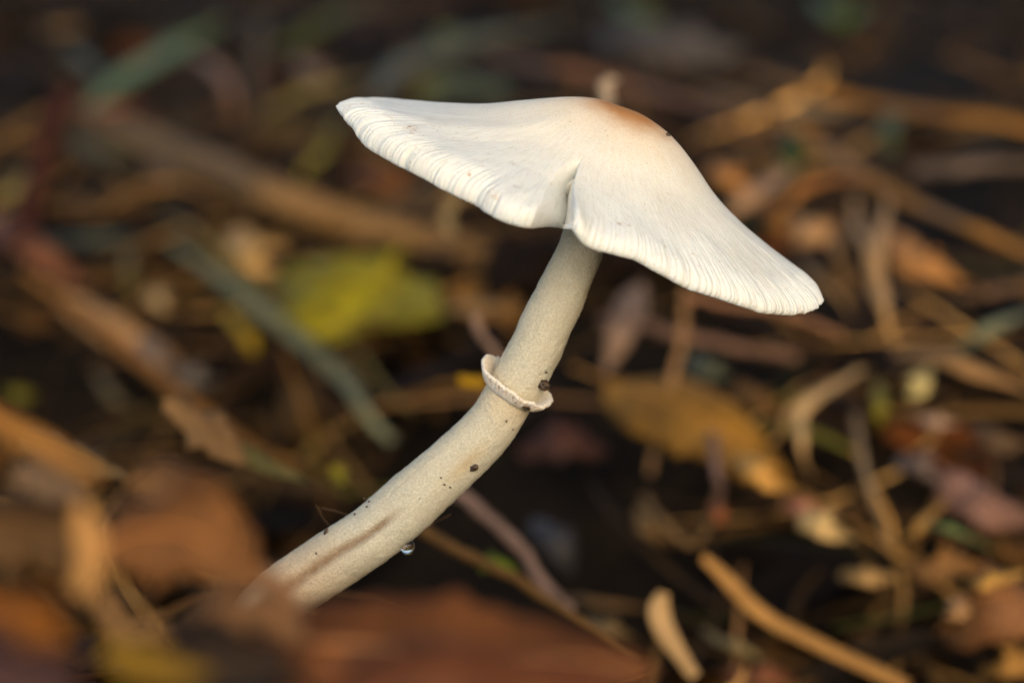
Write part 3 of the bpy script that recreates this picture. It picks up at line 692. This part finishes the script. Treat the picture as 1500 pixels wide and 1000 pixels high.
# --- beyond the cap's drooping tip
blade('straw', 'forked straw standing beyond the drooping cap tip', [(1302, 285), (1285, 345), (1278, 390), (1298, 450), (1312, 510)], 22, (170, 130, 82), 30)
blade('straw', 'pale straw leaning across the foot of the forked straw', [(1252, 290), (1262, 350), (1282, 410), (1316, 505)], 18, (160, 122, 76), 24)
leaf('tan brown leaf beside the forked straw', [(1300, 335), (1345, 372), (1412, 412)], 62, (158, 108, 56), 22)
frag('round curled tan leaf above the drooping cap tip', [(1165, 320), (1198, 330), (1236, 352)], 64, (170, 126, 80), 20)
frag('golden brown leaf edge beside the round curled leaf', [(1130, 300), (1145, 325), (1140, 350)], 34, (130, 84, 26), 16)
frag('orange leaf knob just above the drooping flank of the cap', [(1048, 238), (1070, 256), (1092, 272)], 44, (185, 124, 60), 20)
blade('straw', 'pinkish tan blade leaning above the drooping flank', [(1062, 312), (1108, 280), (1155, 246)], 36, (140, 106, 74), 24, taper=(.7, .6))
blade('straw', 'brown straw arching over the round curled leaf', [(1125, 320), (1165, 282), (1215, 265), (1300, 264)], 20, (126, 80, 34), 30)
blade('straw', 'long golden-brown straw sweeping down past the cap flank', [(1030, 130), (1120, 160), (1200, 200), (1270, 242), (1350, 290), (1430, 328), (1530, 378)], 27, (116, 80, 32), 30, taper=(.8, .8))
blade('straw', 'topmost golden-brown straw above the long sweeping one', [(1105, 106), (1180, 118), (1260, 132), (1390, 158), (1530, 192)], 25, (118, 78, 24), 30, taper=(.5, .9))
blade('straw', 'reddish straw passing behind the tan umbo', [(715, 84), (800, 98), (880, 108), (960, 126), (1050, 158), (1135, 215)], 22, (104, 70, 46), 24)
blade('straw', 'grey straw lying between the two golden-brown straws', [(1120, 166), (1190, 158), (1272, 164)], 17, (100, 88, 68), 18)
blade('grass_blade', 'deep green blade crossing under the long sweeping straw', [(1150, 180), (1166, 220), (1160, 268)], 36, (36, 50, 8), 18, taper=(.7, .4))
blade('grass_blade', 'dark olive blade beneath the topmost straw', [(1310, 150), (1312, 190), (1300, 235)], 30, (56, 62, 10), 14)
twig('grey twig running out behind the long sweeping straw', [(1340, 258), (1420, 250), (1530, 244)], 22, (90, 74, 62), 16)
blade('grass_blade', 'grey-green blade beyond the tan brown leaf', [(1395, 512), (1450, 486), (1530, 452)], 22, (98, 100, 74), 22)
blade('straw', 'broad tan straw below the grey-green blade', [(1310, 515), (1380, 530), (1440, 548), (1530, 585)], 32, (132, 98, 58), 24)
frag('pale yellow leaf bud below the forked straw', [(1330, 585), (1344, 562), (1362, 536)], 30, (190, 168, 106), 26)
blade('grass_blade', 'olive yellow blade standing by the pale yellow bud', [(1285, 560), (1290, 595), (1286, 630)], 26, (108, 98, 24), 18)
blade('straw', 'tan straw leaning toward the pale yellow bud', [(1125, 655), (1165, 600), (1215, 562), (1275, 540)], 15, (150, 116, 72), 20)
frag('pinkish leaf flake below the broad tan straw', [(1340, 608), (1370, 614), (1402, 622)], 26, (142, 114, 92), 22)
frag('mauve-grey leaf below the pinkish flake', [(1322, 668), (1350, 680), (1385, 702)], 50, (94, 78, 70), 18)
blade('straw', 'tan straw slanting up from the green stem', [(1306, 796), (1350, 764), (1396, 724)], 17, (152, 112, 54), 22)
blade('grass_blade', 'fresh green grass stem lying on the brown leaf pile', [(1345, 768), (1385, 776), (1455, 806)], 12, (92, 104, 62), 26)
leaf('wrinkled mauve-brown leaf above the green grass stem', [(1385, 692), (1440, 735), (1520, 760)], 74, (122, 88, 72), 20)
leaf('big brown leaf with a pale midrib below the green grass stem', [(1385, 920), (1430, 880), (1490, 870), (1580, 890)], 130, (104, 68, 38), 26, vein=(190, 130, 70))
frag('bright golden leaf strip lying on the edge of the big brown leaf', [(1415, 856), (1450, 848), (1505, 838)], 26, (225, 166, 78), 40)
frag('pale curled leaf scrap at the side of the big brown leaf', [(1388, 920), (1400, 895), (1415, 868)], 34, (205, 152, 96), 40)
blade('straw', 'long tan straw lying across the front of the hollow', [(1030, 815), (1070, 855), (1120, 895), (1190, 935), (1330, 1005)], 28, (146, 106, 54), z=.47, taper=(.6, .9))
frag('buff leaf scrap between tan straw and big brown leaf', [(1235, 838), (1272, 840), (1312, 846)], 38, (145, 112, 66), 24)
blade('grass_blade', 'grey-green straw end below the long tan straw', [(1030, 922), (1080, 945), (1140, 978)], 18, (118, 102, 66), 18)
frag('rust leaf under the grey-green straw end', [(1060, 985), (1120, 985), (1180, 1000)], 50, (104, 62, 38), 14)
frag('ochre leaf below the big brown leaf', [(1440, 985), (1480, 965), (1530, 950)], 50, (125, 88, 36), 24)
frag('brown leaf heaped beside the green grass stem', [(1330, 830), (1380, 820), (1440, 830)], 56, (112, 76, 36), 22)
frag('brown leaf between broad tan straw and mauve-grey leaf', [(1430, 620), (1465, 640), (1510, 650)], 40, (86, 64, 40), 16)
twig('pale stub of a stalk showing right behind the tan umbo', [(886, 112), (883, 135), (879, 175)], 22, (150, 132, 112), z=0.50)
frag('dark grey leaf far behind the tan umbo', [(880, 40), (980, 55), (1090, 75)], 90, (58, 52, 48), 12)
blade('grass_blade', 'dull green blade tip far beyond the tan umbo', [(900, -5), (935, 15), (975, 28)], 34, (62, 72, 26), 14)
blade('grass_blade', 'dark moss-green blade far beyond the topmost straw', [(1195, -5), (1235, 20), (1275, 8)], 36, (58, 70, 8), 14)
twig('brown twig low beyond the forked straw', [(1400, 440), (1450, 425), (1530, 410)], 16, (92, 68, 46), 14)
blade('straw', 'brown straw between the cap tip and the hooked straw', [(1215, 320), (1235, 380), (1262, 440)], 20, (120, 88, 50), 14)
blade('straw', 'tan straw slanting beneath the round curled leaf', [(1165, 370), (1210, 412), (1250, 470)], 16, (120, 92, 58), 14)

# ------------------------------------------------------------------ uncountable small litter covering the ground
def litter(name, label, lit, n, length, width, palette, probs, seed, thick_h, ymin, ymax=2.6, lift=0.003, low=False):
    g = np.random.default_rng(seed); Vs, Fs, Cs = [], [], []; o = 0
    nu, nv = 6, 3
    pal = np.array([lin(c) for c in palette])
    y = np.exp(g.uniform(math.log(ymin), math.log(ymax), n)); x = g.uniform(-1, 1, n)*(0.10+0.30*y)
    dist = np.hypot(x+.03, y-.35)
    PM = vnoise(np.stack([x*26, y*15, 0*x+3], -1)) + .5*vnoise(np.stack([x*60, y*35, 0*x+8], -1))
    G0, G1, G2 = ground(x, y), ground(x+.01, y), ground(x, y+.01)
    for i in range(n):
        if low:
            if not (-.26 < x[i] < .06): continue
        elif y[i] < .43 and x[i] > -.06: continue
        if not low and .285 < y[i] < .43 and x[i] > -.13: continue
        if -.03 < x[i] < .035 and .43 < y[i] < .58 and g.random() < .8: continue      # the bare hollow
        if y[i] > .85 and g.random() < .45: continue
        if not low and PM[i] > .05 and g.random() < (.4 if x[i] > .05 and y[i] < .62 else .85): continue
        L = g.uniform(*length); W = g.uniform(*width)
        if dist[i] < .06: L *= .7; W *= .7
        az_ = g.uniform(0, 2*math.pi); tilt = g.normal(0, .14 if low else .42)
        d = np.array([math.cos(az_)*math.cos(tilt), math.sin(az_)*math.cos(tilt), math.sin(tilt)])
        gz = G0[i]; nx = (gz-G1[i])/.01; ny = (gz-G2[i])/.01
        nrm = norm(np.array([nx, ny, 1.0])); d = norm(d - nrm*(d @ nrm)*(1 if low else .6))
        t = np.linspace(-.5, .5, nu); bend = g.normal(0, .06 if low else .25); up = norm(np.cross(np.cross(d, nrm+g.normal(0, .3, 3)), d)); sd = np.cross(d, up)
        h = lift+g.uniform(0, thick_h)
        c = np.array([x[i], y[i], gz]) + nrm*h
        P = c + d*(t*L)[:, None] + up*((.25-t*t)*bend*L)[:, None] + sd*((t*t)*g.normal(0, .5)*L)[:, None]
        pr = np.cos(t*math.pi*.92)**g.uniform(.3, 1)
        a = np.linspace(-1, 1, nv); cu = g.normal(.1, .35)
        V = P[:, None] + sd*(a[None, :, None]*(pr*W/2)[:, None, None]) + up*((cu*a*a)[None, :, None]*(pr*W/2)[:, None, None])
        Vs.append(V.reshape(-1, 3)); Fs.append(grid_faces(nu, nv, False, o)); o += nu*nv
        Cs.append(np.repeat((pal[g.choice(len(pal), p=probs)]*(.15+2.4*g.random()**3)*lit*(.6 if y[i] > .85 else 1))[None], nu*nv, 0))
    V = np.vstack(Vs); uv = np.tile(np.stack(np.broadcast_arrays(np.linspace(0, 1, nu)[:, None], np.linspace(0, 1, nv)[None, :]), -1).reshape(-1, 2), (len(Vs), 1))
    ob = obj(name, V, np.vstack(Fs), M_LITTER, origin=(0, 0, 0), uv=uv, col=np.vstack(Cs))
    tag(ob, label, 'litter', kind='stuff')
litter('leaf_litter', 'dark mass of small decaying leaf fragments over the forest floor', .7, 6800, (.006, .032), (.003, .013),
       [(72, 46, 16), (96, 62, 22), (44, 28, 12), (126, 88, 40), (58, 44, 28), (100, 54, 18)], [.28, .2, .28, .08, .1, .06], 11, .014, .26)
litter('straw_litter', 'mass of fine dry grass and straw bits over the forest floor', 1.5, 9500, (.02, .10), (.0006, .0020),
       [(116, 84, 42), (150, 112, 60), (78, 54, 24), (70, 66, 22), (100, 72, 44)], [.3, .18, .3, .1, .12], 12, .020, .40)
litter('leaf_mould', 'low crumbly leaf mould over the mound round the stem base', .8, 2600, (.004, .02), (.001, .006),
       [(80, 52, 22), (104, 70, 30), (48, 32, 16), (130, 94, 48), (66, 52, 34), (104, 60, 26)], [.28, .2, .28, .08, .1, .06], 15, .0015, .17, .46, .0008, True)
for o in bpy.data.objects:
    if '_o' in o: del o['_o']
